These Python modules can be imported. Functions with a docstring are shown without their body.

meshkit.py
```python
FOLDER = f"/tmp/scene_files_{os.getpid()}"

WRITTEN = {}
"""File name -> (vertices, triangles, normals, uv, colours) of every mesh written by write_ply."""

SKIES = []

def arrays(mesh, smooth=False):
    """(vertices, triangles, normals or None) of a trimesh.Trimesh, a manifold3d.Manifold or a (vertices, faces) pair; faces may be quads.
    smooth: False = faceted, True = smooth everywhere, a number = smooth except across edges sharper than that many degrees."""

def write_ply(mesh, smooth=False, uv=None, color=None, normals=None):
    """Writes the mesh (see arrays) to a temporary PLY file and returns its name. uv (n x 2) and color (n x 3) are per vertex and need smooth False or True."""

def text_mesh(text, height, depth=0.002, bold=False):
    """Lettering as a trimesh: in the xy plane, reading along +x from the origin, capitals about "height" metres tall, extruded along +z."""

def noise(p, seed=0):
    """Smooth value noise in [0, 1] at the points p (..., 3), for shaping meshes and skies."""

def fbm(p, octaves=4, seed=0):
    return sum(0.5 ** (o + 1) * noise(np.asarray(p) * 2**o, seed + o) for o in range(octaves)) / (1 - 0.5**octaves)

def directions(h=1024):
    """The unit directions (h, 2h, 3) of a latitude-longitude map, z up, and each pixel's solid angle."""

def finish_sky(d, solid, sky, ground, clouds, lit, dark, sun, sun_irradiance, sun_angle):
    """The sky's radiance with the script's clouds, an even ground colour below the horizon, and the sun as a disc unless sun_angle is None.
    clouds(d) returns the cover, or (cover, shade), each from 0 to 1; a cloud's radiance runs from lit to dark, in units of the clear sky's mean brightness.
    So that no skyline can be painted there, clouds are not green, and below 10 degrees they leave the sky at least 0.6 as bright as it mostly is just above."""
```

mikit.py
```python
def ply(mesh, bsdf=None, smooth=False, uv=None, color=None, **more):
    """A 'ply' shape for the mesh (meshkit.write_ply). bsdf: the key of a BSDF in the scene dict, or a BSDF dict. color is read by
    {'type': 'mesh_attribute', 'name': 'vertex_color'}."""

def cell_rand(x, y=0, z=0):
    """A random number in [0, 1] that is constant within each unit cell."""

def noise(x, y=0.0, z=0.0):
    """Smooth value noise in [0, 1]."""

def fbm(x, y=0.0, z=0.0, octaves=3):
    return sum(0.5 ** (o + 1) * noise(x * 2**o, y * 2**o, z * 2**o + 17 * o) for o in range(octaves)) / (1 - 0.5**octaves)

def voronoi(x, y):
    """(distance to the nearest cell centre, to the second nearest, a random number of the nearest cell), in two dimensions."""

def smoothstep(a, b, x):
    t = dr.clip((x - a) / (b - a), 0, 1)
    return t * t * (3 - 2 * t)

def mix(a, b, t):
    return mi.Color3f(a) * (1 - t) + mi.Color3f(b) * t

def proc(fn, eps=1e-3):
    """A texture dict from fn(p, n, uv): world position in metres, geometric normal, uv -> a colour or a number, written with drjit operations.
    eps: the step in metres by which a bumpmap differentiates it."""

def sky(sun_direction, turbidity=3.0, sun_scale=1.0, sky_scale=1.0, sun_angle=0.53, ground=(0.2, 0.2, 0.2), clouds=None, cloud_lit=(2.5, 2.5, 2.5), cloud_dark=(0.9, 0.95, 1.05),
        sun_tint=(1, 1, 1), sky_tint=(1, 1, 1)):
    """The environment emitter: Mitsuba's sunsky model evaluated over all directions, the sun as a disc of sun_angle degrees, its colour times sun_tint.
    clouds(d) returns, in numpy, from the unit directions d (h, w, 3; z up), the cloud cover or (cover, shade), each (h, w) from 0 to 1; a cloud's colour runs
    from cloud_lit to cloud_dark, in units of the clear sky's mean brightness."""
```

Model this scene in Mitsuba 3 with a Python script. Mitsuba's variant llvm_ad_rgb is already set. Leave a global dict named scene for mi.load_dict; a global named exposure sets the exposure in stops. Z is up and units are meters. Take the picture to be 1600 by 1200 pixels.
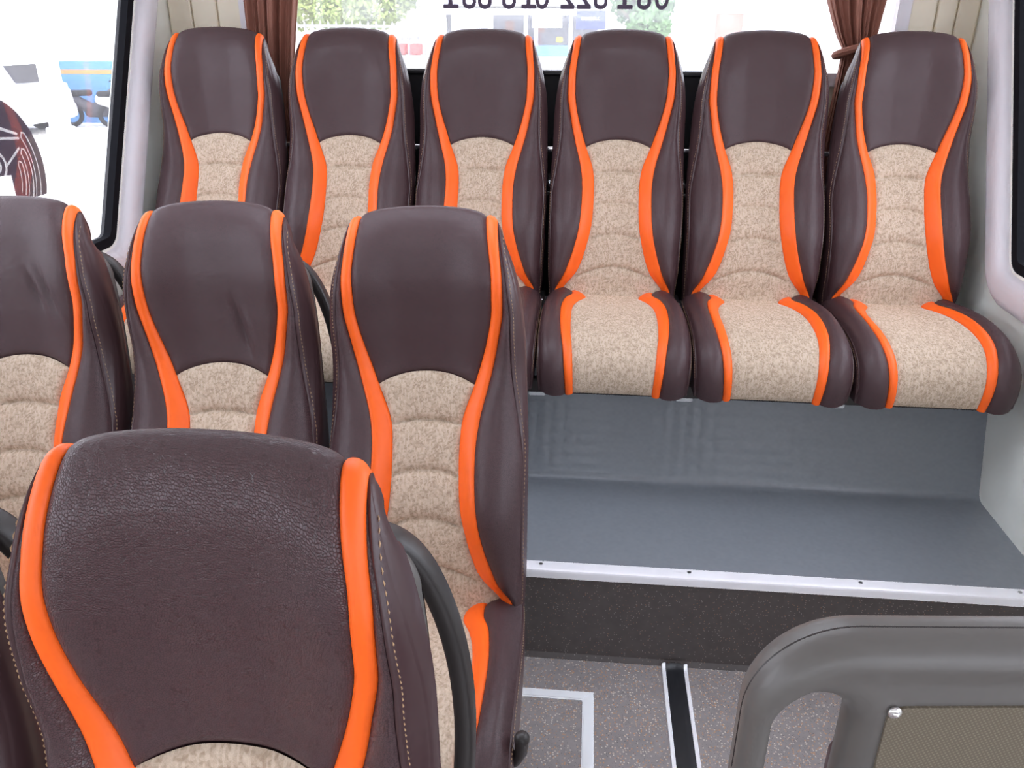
import math, random
import numpy as np, trimesh, manifold3d as m3, shapely
import shapely.geometry as sg
from shapely import affinity
import drjit as dr
import mitsuba as mi
import mikit, meshkit

T = mi.ScalarTransform4f
rng = random.Random(7)
scene = {'type': 'scene'}
labels = {}

# ------------------------------------------------------------------ camera, sky, exposure
F_PX, YAW, PITCH, ROLL, EYE_Z = 1272.25, .0892, .42, -.0053, 1.4041
cy_, sy_, cp_, sp_ = math.cos(YAW), math.sin(YAW), math.cos(PITCH), math.sin(PITCH)
_f = np.array([-sy_ * cp_, cy_ * cp_, -sp_]); _r = np.array([cy_, sy_, 0.0]); _d = np.cross(_f, _r)
_up = -(-math.sin(ROLL) * _r + math.cos(ROLL) * _d)
scene['camera'] = {'type': 'perspective', 'fov': 2 * math.degrees(math.atan(800 / F_PX)), 'fov_axis': 'x', 'near_clip': .05, 'far_clip': 500.0,
                   'to_world': T().look_at(origin=[0, 0, EYE_Z], target=[float(_f[0]), float(_f[1]), EYE_Z + float(_f[2])], up=[float(x) for x in _up])}


def clouds(d):
    n = meshkit.fbm(d * 2.2 + 5.0, 4, 3)
    return np.ones(d.shape[:2]), np.clip((n - .45) * 1.2, 0, .5)


SKY_SCALE = 1.0
scene['sky'] = mikit.sky((-.35, -.45, .82), turbidity=4.0, sun_scale=0.0, sky_scale=SKY_SCALE, ground=(.34, .34, .33), clouds=clouds,
                         cloud_lit=(2.55, 2.64, 2.95), cloud_dark=(1.85, 1.98, 2.3))
exposure = 3.85

# ------------------------------------------------------------------ materials
P = mikit.proc


def rgb(*c):
    return {'type': 'rgb', 'value': [float(x) for x in c]}


def mat(key, color, rough=.5, metallic=0.0, spec=.5, sheen=0.0, bump=None, bump_scale=1.0, eps=1e-3, clearcoat=0.0):
    b = {'type': 'principled', 'base_color': color if isinstance(color, dict) else rgb(*color), 'roughness': rough, 'metallic': metallic, 'specular': spec}
    if sheen: b['sheen'] = sheen
    if clearcoat: b['clearcoat'] = clearcoat; b['clearcoat_gloss'] = .7
    if bump is not None:
        b = {'type': 'bumpmap', 'arbitrary': P(bump, eps), 'scale': bump_scale, 'bsdf': b}
    scene[key] = {'type': 'twosided', 'bsdf': b}
    return key


def leather_bump(p, n, uv):
    f1, f2, w = mikit.voronoi(uv.x * 430, uv.y * 430)
    return (mikit.smoothstep(0.0, .35, f2 - f1) * .7 + mikit.noise(uv.x * 240, uv.y * 240) * .9) * 1.0


def leather_color(p, n, uv):
    f1, f2, w = mikit.voronoi(uv.x * 430, uv.y * 430)
    g = mikit.smoothstep(.02, .30, f2 - f1)
    return mi.Color3f(.058, .0265, .0300) * (.62 + .44 * g + .16 * (w - .5))


mat('leather', P(leather_color), .30, spec=.58, bump=leather_bump, bump_scale=.0006, eps=2e-4)
mat('leather_side', (.054, .0275, .030), .35, spec=.5)
mat('orange_leather', (.90, .125, .010), .45, spec=.4)
mat('thread', (.42, .27, .16), .8)


def fabric_color(p, n, uv):
    """short flecks in three directions over a pale ground"""
    def fleck(a, l, w, o):
        c, q = math.cos(a), math.sin(a)
        return mikit.noise((uv.x * c + uv.y * q) * l + o, (uv.y * c - uv.x * q) * w + 2 * o, o)
    f1, f2, f3, f4 = fleck(.65, 150, 420, 3.0), fleck(-.75, 140, 400, 11.0), fleck(1.65, 160, 380, 23.0), fleck(.1, 180, 400, 37.0)
    soft = mikit.fbm(uv.x * 45, uv.y * 45, 5.0)
    c = mikit.mix((.58, .465, .365), (.52, .405, .31), soft)
    c = mikit.mix(c, (.34, .245, .175), .50 * mikit.smoothstep(.50, .76, f1))
    c = mikit.mix(c, (.37, .27, .195), .46 * mikit.smoothstep(.52, .78, f2))
    c = mikit.mix(c, (.70, .585, .475), .60 * mikit.smoothstep(.48, .74, f3))
    c = mikit.mix(c, (.66, .55, .445), .45 * mikit.smoothstep(.50, .76, f4))
    return c * mi.Color3f(1.0, .985, .95) * (.775 + .15 * mikit.noise(uv.x * 1500, uv.y * 1500))


mat('fabric', P(fabric_color), .9, spec=.15, sheen=.25)
mat('shell_grey', (.105, .098, .092), .36, spec=.45)
mat('shell_dark', (.030, .026, .025), .40, spec=.5)


def pocket_color(p, n, uv):
    a = dr.sin(uv.x * 2100 + uv.y * 1300) * .5 + .5
    b = dr.sin(uv.x * 1300 - uv.y * 2100) * .5 + .5
    return mikit.mix((.125, .105, .078), (.185, .158, .118), a * b)


mat('pocket', P(pocket_color), .85, spec=.2)


def speck(x, y, lo, hi, dens):
    f1, f2, w = mikit.voronoi(x, y)
    return mikit.smoothstep(hi, lo, f1) * dr.select(w > dens, 1.0, 0.0), w


def floor_color(p, n, uv):
    y = p.y + p.z
    base = mikit.mix((.225, .205, .205), (.275, .250, .248), mikit.fbm(p.x * 60, y * 60, 0.0))
    s, w = speck(p.x * 190, y * 190, .16, .42, .60)
    c = mikit.mix(base, mikit.mix((.50, .25, .12), (.62, .55, .48), mikit.smoothstep(.72, .9, w)), s * .9)
    s2, w2 = speck(p.x * 330 + 9, y * 330, .10, .28, .8)
    return mikit.mix(c, (.05, .045, .045), s2 * .7)


mat('floor_vinyl', P(floor_color), .38, spec=.4)


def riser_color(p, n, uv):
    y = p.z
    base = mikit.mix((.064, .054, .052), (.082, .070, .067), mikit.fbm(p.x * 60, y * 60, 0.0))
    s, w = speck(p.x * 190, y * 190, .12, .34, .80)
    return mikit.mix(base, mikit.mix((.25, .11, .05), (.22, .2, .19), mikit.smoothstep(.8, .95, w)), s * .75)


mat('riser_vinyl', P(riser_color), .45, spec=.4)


def deck_bump(p, n, uv):
    a = p.x * 85; b = (p.y + p.z * .9) * 85
    return dr.power(dr.abs(dr.sin(a) * dr.sin(b)), 1.5)


def deck_color(p, n, uv):
    return mikit.mix((.185, .203, .226), (.212, .230, .254), mikit.fbm(p.x * 130, p.y * 130, p.z * 130))


mat('deck_vinyl', P(deck_color), .30, spec=.65, bump=deck_bump, bump_scale=.0007, eps=1e-3)
mat('aluminium', (.90, .90, .94), .36, metallic=.15, spec=.8)
mat('white_metal', (.78, .80, .82), .35, spec=.5)
mat('chrome', (.85, .85, .87), .12, metallic=1.0)
mat('steel', (.45, .45, .46), .3, metallic=1.0)
mat('black_rubber', (.012, .013, .016), .35, spec=.5)
mat('gasket_rubber', (.010, .010, .012), .9, spec=.05)
mat('black_panel', (.008, .008, .010), .5, spec=.3)
mat('grey_trim', (.62, .60, .635), .42, spec=.45)
mat('wall_beige', (.76, .775, .72), .6, spec=.3)
mat('panel_tan', (.70, .635, .51), .6, spec=.3)
mat('ceiling_mat', (.80, .78, .74), .8, spec=.2)


def curtain_color(p, n, uv):
    return mikit.mix((.21, .090, .066), (.31, .140, .100), mikit.fbm(uv.x * 40, uv.y * 6, 0.0))


scene['curtain_cloth'] = {'type': 'twosided', 'bsdf': {'type': 'principled', 'base_color': P(curtain_color), 'roughness': .75, 'sheen': .6, 'specular': .3}}
scene['clear_glass'] = {'type': 'thindielectric', 'int_ior': 1.5, 'specular_transmittance': rgb(.95, .965, .975)}
scene['dust'] = {'type': 'principledthin', 'base_color': rgb(.80, .80, .80), 'roughness': .9, 'diff_trans': 1.4, 'spec_trans': 0.0}


def dust(lo, hi):
    return P(lambda p, n, uv: lo + (hi - lo) * mikit.fbm(p.x * 4 + p.y * 4, p.z * 5, 0.0))


scene['glass'] = {'type': 'blendbsdf', 'weight': dust(.04, .11), 'a': {'type': 'ref', 'id': 'clear_glass'}, 'b': {'type': 'ref', 'id': 'dust'}}
scene['dusty_glass'] = {'type': 'blendbsdf', 'weight': dust(.11, .20), 'a': {'type': 'ref', 'id': 'clear_glass'}, 'b': {'type': 'ref', 'id': 'dust'}}
# outside
mat('out_cream', (.72, .68, .58), .8)
mat('out_white', (.86, .86, .86), .6)
mat('out_blue', (.16, .34, .62), .7)
mat('out_orange', (.62, .34, .14), .7)
mat('out_ground', P(lambda p, n, uv: mikit.mix((.60, .58, .56), (.42, .41, .41), mikit.smoothstep(.52, .7, mikit.fbm(p.x * .55, p.y * .9, 1.0)))), .85)
mat('car_white', (.84, .84, .85), .25, spec=.5, clearcoat=.6)
mat('car_glass', (.045, .045, .06), .12, spec=.6)
mat('out_dark', (.10, .095, .11), .7)
mat('out_red', (.50, .10, .09), .6)
mat('out_grey', (.34, .34, .37), .7)
mat('out_navy', (.06, .075, .22), .6)
mat('out_pale', (.72, .74, .76), .7)
mat('out_yellow', (.75, .62, .08), .6)
mat('out_brown', (.42, .25, .20), .7)
mat('bark', (.20, .15, .11), .9)
mat('decal_dark', (.075, .055, .085), .5)
mat('decal_white', (.85, .85, .85), .5)
mat('digit', (.05, .03, .065), .5)
mat('tyre', (.025, .025, .027), .7)
for _k, _c in (('leaf_yellow', (.34, .42, .12)), ('leaf_green', (.17, .31, .11))):
    scene[_k] = {'type': 'twosided', 'bsdf': {'type': 'principled', 'base_color': rgb(*_c), 'roughness': .6, 'specular': .3}}

# ------------------------------------------------------------------ helpers
def key_of(name, parent=None):
    base = f'{parent}__{name}' if parent else name
    if base not in scene and base not in labels and base not in _taken:
        _taken.add(base); return base
    i = 1
    while f'{base}_{i:03d}' in _taken or f'{base}_{i:03d}' in scene: i += 1
    _taken.add(f'{base}_{i:03d}'); return f'{base}_{i:03d}'


_taken = set()


def put(name, shape, parent=None, to=None, label=None, kind=None):
    k = key_of(name, parent)
    s = dict(shape)
    if to is not None: s['to_world'] = to
    scene[k] = s
    if label or kind:
        labels[k] = {}
        if label: labels[k]['label'] = label
        if kind: labels[k]['kind'] = kind
    return k


def thing(name, label, cat=None, group=None, kind=None):
    k = key_of(name); labels[k] = {'label': label}
    if cat: labels[k]['category'] = cat
    if group: labels[k]['group'] = group
    if kind: labels[k]['kind'] = kind
    return k


def tag(k, label=None, cat=None, group=None, kind=None):
    d = labels.setdefault(k, {})
    for a, b in (('label', label), ('category', cat), ('group', group), ('kind', kind)):
        if b: d[a] = b
    return k


def box(x0, x1, y0, y1, z0, z1, c=0.0):
    """axis-aligned box with chamfered edges"""
    if c <= 0:
        b = trimesh.creation.box((x1 - x0, y1 - y0, z1 - z0)); b.apply_translation(((x0 + x1) / 2, (y0 + y1) / 2, (z0 + z1) / 2)); return b
    pts = []
    for sx in (0, 1):
        for sy in (0, 1):
            for sz in (0, 1):
                q = [x1 if sx else x0, y1 if sy else y0, z1 if sz else z0]
                s = [-1 if sx else 1, -1 if sy else 1, -1 if sz else 1]
                for k in range(3):
                    p = list(q)
                    for j in range(3):
                        if j != k: p[j] += s[j] * c
                    pts.append(p)
    return trimesh.convex.convex_hull(np.array(pts))


def cyl(p, q, r, n=16):
    return trimesh.creation.cylinder(r, segment=[p, q], sections=n)


def cat(*ms):
    return trimesh.util.concatenate([m for m in ms])


def sphere(c, r, s=(1, 1, 1), sub=2):
    m = trimesh.creation.icosphere(sub, r); m.apply_scale(s); m.apply_translation(c); return m


def tube(pts, r, n=12, ref=None):
    pts = np.asarray(pts, float)
    t = np.gradient(pts, axis=0); t /= np.linalg.norm(t, axis=1, keepdims=True)
    if ref is None: ref = np.array([0, 0, 1.0]) if abs(t[0][2]) < .9 else np.array([1.0, 0, 0])
    a = np.cross(t, ref); a /= np.linalg.norm(a, axis=1, keepdims=True); b = np.cross(t, a)
    r = np.broadcast_to(r, (len(pts),))
    ang = np.arange(n) * 2 * np.pi / n
    v = pts[:, None] + r[:, None, None] * (np.cos(ang)[None, :, None] * a[:, None] + np.sin(ang)[None, :, None] * b[:, None])
    f = []
    for i in range(len(pts) - 1):
        for j in range(n):
            k = (j + 1) % n
            f += [[i * n + j, i * n + k, (i + 1) * n + k], [i * n + j, (i + 1) * n + k, (i + 1) * n + j]]
    V = np.vstack([v.reshape(-1, 3), pts[:1], pts[-1:]]); o = len(pts) * n
    for j in range(n):
        k = (j + 1) % n
        f += [[o, k, j], [o + 1, (len(pts) - 1) * n + j, (len(pts) - 1) * n + k]]
    m = trimesh.Trimesh(V, f, process=False); m.fix_normals(); return m


def prism(poly, depth):
    """shapely polygon extruded along +z"""
    ps = getattr(poly, 'geoms', [poly])
    return cat(*[trimesh.creation.extrude_polygon(g, depth, engine='earcut') for g in ps])


def to_x(m, x):
    """mesh in (a,b,h) -> world (x + h, a, b): a is y, b is z"""
    v = m.vertices.copy(); m = m.copy(); m.vertices = np.stack([x + v[:, 2], v[:, 0], v[:, 1]], 1); return m


def to_y(m, y):
    """mesh in (a,b,h) -> world (a, y + h, b)"""
    v = m.vertices.copy(); m = m.copy(); m.vertices = np.stack([v[:, 0], y + v[:, 2], v[:, 1]], 1); m.invert(); return m


def grid_mesh(V, uv=None):
    """V (n, m, 3) -> trimesh, uv"""
    n, m = V.shape[:2]
    i, j = np.meshgrid(np.arange(n - 1), np.arange(m - 1), indexing='ij')
    a = i * m + j
    f = np.stack([np.stack([a, a + 1, a + m + 1], -1), np.stack([a, a + m + 1, a + m], -1)], 2).reshape(-1, 3)
    return trimesh.Trimesh(V.reshape(-1, 3), f, process=False), (None if uv is None else uv.reshape(-1, 2))


def smst(a, b, x):
    t = np.clip((x - a) / (b - a), 0, 1); return t * t * (3 - 2 * t)


def spline(xs, ys):
    from scipy.interpolate import PchipInterpolator
    return PchipInterpolator(xs, ys, extrapolate=True)


# ------------------------------------------------------------------ structure: floor, platform, walls
XL, XR, YF, YB, ZC = -1.29, 1.077, -2.9, 2.62, 1.86
YE, ZE, YW, YS = 1.5495, .2406, 1.967, 1.5295
put('floor', mikit.ply(box(XL - .04, XR + .04, YF - .04, YB + .04, -.05, 0), 'floor_vinyl'), label='speckled grey vinyl aisle floor of the bus', kind='structure')
hatch_hole = sg.box(-.98, .95, .40, 1.75).buffer(-.05).buffer(.05)
cm = prism(sg.box(XL - .04, YF - .04, XR + .04, YB + .04).difference(hatch_hole), .04); cm.apply_translation((0, 0, ZC))
put('ceiling', mikit.ply(cm, 'ceiling_mat'), label='pale ceiling of the bus', kind='structure')

k = thing('window_11', 'glazed roof hatch in the ceiling', kind='structure')
cm = prism(hatch_hole.buffer(.04).difference(hatch_hole.buffer(-.01)), .02); cm.apply_translation((0, 0, ZC - .02)); put('frame', mikit.ply(cm, 'white_metal'), k)
put('pane', mikit.ply(trimesh.Trimesh([(-.99, .94, ZC + .03), (.41, .94, ZC + .03), (.41, 1.76, ZC + .03), (-.99, 1.76, ZC + .03)], [[0, 1, 2], [0, 2, 3]], process=False), 'glass'), k)
# raised deck with coved slanting back panel (one sheet of vinyl over a solid step)
cove = [(YE + .004, ZE)]
rc = .035; ang0 = math.atan2(1.0, .30)
bx, bz = YW, ZE
tl = rc * math.tan((math.pi - (math.pi - ang0)) / 2)
for k in range(9):
    t = k / 8
    p0 = np.array([bx - tl, bz]); p1 = np.array([bx, bz]); p2 = np.array([bx + tl * math.cos(ang0), bz + tl * math.sin(ang0)])
    cove.append(tuple((1 - t) ** 2 * p0 + 2 * t * (1 - t) * p1 + t * t * p2))
cove.append((YW + .30 * (.57 - ZE), .57))
cove += [(YW + .30 * (.57 - ZE) + .03, .57), (YB, .57), (YB, 0.0), (YE + .004, 0.0)]
deck = trimesh.creation.extrude_polygon(sg.Polygon(cove), XR - XL, engine='earcut')
v = deck.vertices.copy(); deck.vertices = np.stack([XL + v[:, 2], v[:, 0], v[:, 1]], 1)
deck.fix_normals()
put('trim_1', mikit.ply(deck, 'deck_vinyl', smooth=30), label='raised blue-grey vinyl deck with slanting back panel under the rear row', kind='structure')
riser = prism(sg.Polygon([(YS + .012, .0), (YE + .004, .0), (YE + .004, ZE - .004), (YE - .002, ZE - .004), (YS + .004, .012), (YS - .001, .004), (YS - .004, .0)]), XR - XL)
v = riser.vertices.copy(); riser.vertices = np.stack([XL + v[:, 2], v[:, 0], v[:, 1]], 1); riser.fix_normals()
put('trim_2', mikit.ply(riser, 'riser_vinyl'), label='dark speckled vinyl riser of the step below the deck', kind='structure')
# aluminium nosing
k = thing('trim_3', 'bright aluminium edge strip along the front of the raised deck', kind='structure')
nose = sg.Polygon([(YE + .030, ZE), (YE + .030, ZE + .003), (YE + .002, ZE + .005), (YE - .004, ZE + .003), (YE - .006, ZE - .002), (YE - .006, ZE - .018), (YE - .002, ZE - .020), (YE - .002, ZE)])
m = prism(nose, XR - XL); v = m.vertices.copy(); m.vertices = np.stack([XL + v[:, 2], v[:, 0], v[:, 1]], 1); m.fix_normals()
put('edge_strip', mikit.ply(m, 'aluminium', smooth=25), k)
for sx in (-.9, -.45, -.07, .272, .655, 1.0):
    s = cat(trimesh.creation.cylinder(.0045, .0016, sections=14), trimesh.creation.box((.006, .001, .002)), trimesh.creation.box((.001, .006, .002)))
    s.apply_translation((sx, YE + .017, ZE + .0045)); put('screw', mikit.ply(s, 'steel'), k)

# aisle track: black rubber between two aluminium rails
k = thing('trim_4', 'black rubber aisle track between two aluminium rails in the floor', kind='structure')
yt = np.r_[np.linspace(YF + .02, YS - .03, 30), YS - .016, YS - .008]
zt = np.r_[np.full(30, .003), .006, .012]
def strip_along(xs_z, thick):
    V = []
    for y, z in zip(yt, zt):
        V.append([(x, y, z + h) for x, h in xs_z])
    m, _ = grid_mesh(np.array(V)); m.invert()
    if m.face_normals[:, 2].mean() < 0: m.invert()
    return m
put('rubber_insert', mikit.ply(strip_along([(.234, -.004), (.234, .001), (.244, .0035), (.2545, .0045), (.265, .0035), (.275, .001), (.275, -.004)], .01), 'black_rubber', smooth=40), k)
for x0, x1 in ((.224, .234), (.275, .285)):
    put('rail', mikit.ply(strip_along([(x0, -.004), (x0 + .001, .0015), (x1 - .001, .003), (x1, -.004)], .01), 'aluminium', smooth=25), k)

# hatch frame in the floor
k = thing('floor_hatch', 'floor hatch outlined by a mitred aluminium frame beside the aisle track', 'hatch')
hx0, hx1, hy0, hy1, hw = -.62, .064, .10, 1.424, .026
put('lid', mikit.ply(box(hx0 + hw + .002, hx1 - hw - .002, hy0 + hw + .002, hy1 - hw - .002, .0005, .0022), 'floor_vinyl'), k)
def frame_bar(a, b, c, d):
    poly = sg.Polygon([a, b, c, d])
    lo = prism(poly, .002); inner = poly.buffer(-.003, join_style=2)
    hi = prism(inner, .0042); return cat(lo, hi)
for q in ([(hx0, hy1), (hx1, hy1), (hx1 - hw, hy1 - hw), (hx0 + hw, hy1 - hw)], [(hx1, hy0), (hx1, hy1), (hx1 - hw, hy1 - hw), (hx1 - hw, hy0 + hw)],
          [(hx0, hy0), (hx1, hy0), (hx1 - hw, hy0 + hw), (hx0 + hw, hy0 + hw)], [(hx0, hy0), (hx0, hy1), (hx0 + hw, hy1 - hw), (hx0 + hw, hy0 + hw)]):
    put('frame_bar', mikit.ply(frame_bar(*q), 'white_metal'), k)

# side walls with windows
def win_poly(pts, r=.035):
    return sg.Polygon(pts).buffer(-r).buffer(r, quad_segs=8)
rear_win = win_poly([(.98, .845), (2.098, .845), (2.50, 1.625), (.98, 1.625)], .04)
side_wins = [rear_win] + [win_poly([(a, .845), (b, .845), (b, 1.625), (a, 1.625)], .05) for a, b in ((-.25, .86), (-1.50, -.37), (-2.75, -1.62))]
slab = sg.box(YF - .04, -.05, YB + .04, ZC + .04)
for side, x, s in (('left', XL, -1), ('right', XR, 1)):
    hole = slab
    wins = [win_poly([(-1.50, .06), (-.37, .06), (-.37, 1.70), (-1.50, 1.70)], .06) if (j == 2 and s > 0) else w for j, w in enumerate(side_wins)]
    for w in wins: hole = hole.difference(w.buffer(.012))
    m = to_x(prism(hole, .05), x if s > 0 else x - .05)
    put(f'wall_{side}', mikit.ply(m, 'wall_beige'), label=f'beige {side} side wall of the bus with tall windows', kind='structure')
    for i, w in enumerate(wins):
        k = thing('door_1', 'glazed entrance door of the bus', kind='structure') if (i == 2 and s > 0) else thing(f'window_{i + 1 + (4 if s > 0 else 0)}', f'fixed side window with grey moulding and black gasket, {"nearest the rear corner on" if i == 0 else "further forward on"} the {side} wall', kind='structure')
        # moulding: rounded profile by stacked offsets
        ms = []
        for off, h in ((.105, .010), (.100, .020), (.090, .027), (.075, .031)):
            ring = w.buffer(off, quad_segs=8).difference(w.buffer(.022 - (.031 - h) * .5, quad_segs=8))
            mm = prism(ring, h); ms.append(mm)
        def lofted(w):
            # smooth moulding: loft offset curves
            offs = [(.106, 0), (.105, .008), (.100, .018), (.090, .026), (.078, .030), (.055, .031), (.040, .027), (.028, .018), (.020, .004), (.018, -.02)]
            rows = []
            base = w.buffer(.05, quad_segs=8)
            N = 220
            ref = [base.exterior.interpolate(t, normalized=True) for t in np.linspace(0, 1, N, endpoint=False)]
            rp = np.array([(p.x, p.y) for p in ref])
            tan = np.roll(rp, -1, 0) - np.roll(rp, 1, 0); tan /= np.linalg.norm(tan, axis=1, keepdims=True)
            nrm = np.stack([tan[:, 1], -tan[:, 0]], 1)
            if not base.contains(sg.Point(*(rp[0] - nrm[0] * .01))): nrm = -nrm
            for o, h in offs:
                q = rp + nrm * (o - .05); rows.append(np.c_[q, np.full(N, h)])
            V = np.array(rows); V = np.concatenate([V, V[:, :1]], 1)
            return grid_mesh(V)[0]
        mo = lofted(w)
        mo.vertices[:, 2] *= -s
        mo = to_x(mo, x)
        if (mo.face_normals[:, 0].mean() > 0) != (s < 0): mo.invert()
        put('moulding', mikit.ply(mo, 'grey_trim', smooth=True), k)
        ga = w.buffer(.022, quad_segs=8).difference(w.buffer(-.014, quad_segs=8))
        g = prism(ga, .03); g.vertices[:, 2] -= .015
        put('gasket', mikit.ply(to_x(g, x + s * .016), 'gasket_rubber'), k)
        pane = prism(w.buffer(.004), .0005)
        keep = pane.face_normals[:, 2] > .9
        pane = trimesh.Trimesh(pane.vertices, pane.faces[keep])
        put('pane', mikit.ply(to_x(pane, x + s * .022), 'glass'), k)

# rear wall with the wide rear window
rw = sg.box(-1.03, 1.262, .855, 1.74).buffer(-.03).buffer(.03, quad_segs=6)
hole = sg.box(XL - .05, -.05, XR + .05, ZC + .04).difference(rw)
m = to_y(prism(hole, .05), YB + .0)
put('wall_rear', mikit.ply(m, 'panel_tan'), label='tan rear wall of the bus around the wide back window', kind='structure')
for sgn, xs in ((-1, [(-1.285, -1.215), (-1.21, -1.135), (-1.13, -1.06)]), (1, [(.885, .955), (.96, 1.01), (1.015, 1.07)])):
    for a, b in xs:
        put('panel', mikit.ply(box(a, b, YB - .012, YB + .001, .58, ZC - .02, .003), 'panel_tan'), 'wall_rear')
k = thing('window_9', 'wide rear window with phone digits on the glass', kind='structure')
fr = rw.buffer(.03, join_style=2).difference(rw.buffer(-.006))
put('frame', mikit.ply(to_y(prism(fr, .03), YB - .02), 'grey_trim'), k)
pane = sg.box(-1.03, 1.262, .855, 1.74)
pm = trimesh.Trimesh([(-1.03, YB + .03, 1.255), (.855, YB + .03, 1.255), (.855, YB + .03, 1.74), (-1.03, YB + .03, 1.74)], [[0, 1, 2], [0, 2, 3]], process=False)
put('pane', mikit.ply(pm, 'dusty_glass'), k)
# digits stuck on the glass, mirrored from inside: read from outside 081 822 018 881
digit_px = [(-.4205, '1'), (-.366, '8'), (-.320, '8'), (-.249, '8'), (-.1905, '1'), (-.152, '0'), (-.0775, '2'), (-.030, '2'), (.018, '8'), (.0885, '1'), (.1425, '8'), (.193, '0')]
for xc, ch in digit_px:
    d = meshkit.text_mesh(ch, .066, .001, bold=True)
    d.apply_translation((-(d.bounds[0][0] + d.bounds[1][0]) / 2, 0, 0))
    wd = d.bounds[1][0] - d.bounds[0][0]
    if ch != '1': d.apply_scale((.041 / wd, 1, 1))
    v = d.vertices.copy()
    d = trimesh.Trimesh(np.stack([xc * 1.012 - v[:, 0], YB + .0275 + v[:, 2], 1.4375 + v[:, 1]], 1), d.faces, process=False)
    put('digit', mikit.ply(d, 'digit'), k)
# front wall: windscreen opening (behind the camera)
ws = sg.box(XL + .15, .90, XR - .15, 1.62).buffer(-.06).buffer(.06)
m = to_y(prism(sg.box(XL - .05, -.05, XR + .05, ZC + .04).difference(ws), .05), YF - .05)
put('wall_front', mikit.ply(m, 'wall_beige'), label='front wall of the bus around the windscreen', kind='structure')
k = thing('window_10', 'windscreen at the front of the bus', kind='structure')
pm = trimesh.Trimesh([(XL + .15, YF - .03, .80), (XR - .15, YF - .03, .80), (XR - .15, YF - .03, 1.70), (XL + .15, YF - .03, 1.70)], [[0, 1, 2], [0, 2, 3]], process=False)
put('pane', mikit.ply(pm, 'glass'), k)

# black panel below the rear window
k = thing('trim_5', 'black panel below the rear window behind the rear seats', kind='structure')
put('board', mikit.ply(box(-.905, .655, YB - .035, YB - .003, .56, 1.266, .004), 'black_panel'), k)
put('top_rail', mikit.ply(box(-.91, .66, YB - .045, YB - .001, 1.255, 1.270, .004), 'black_rubber'), k)

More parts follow.
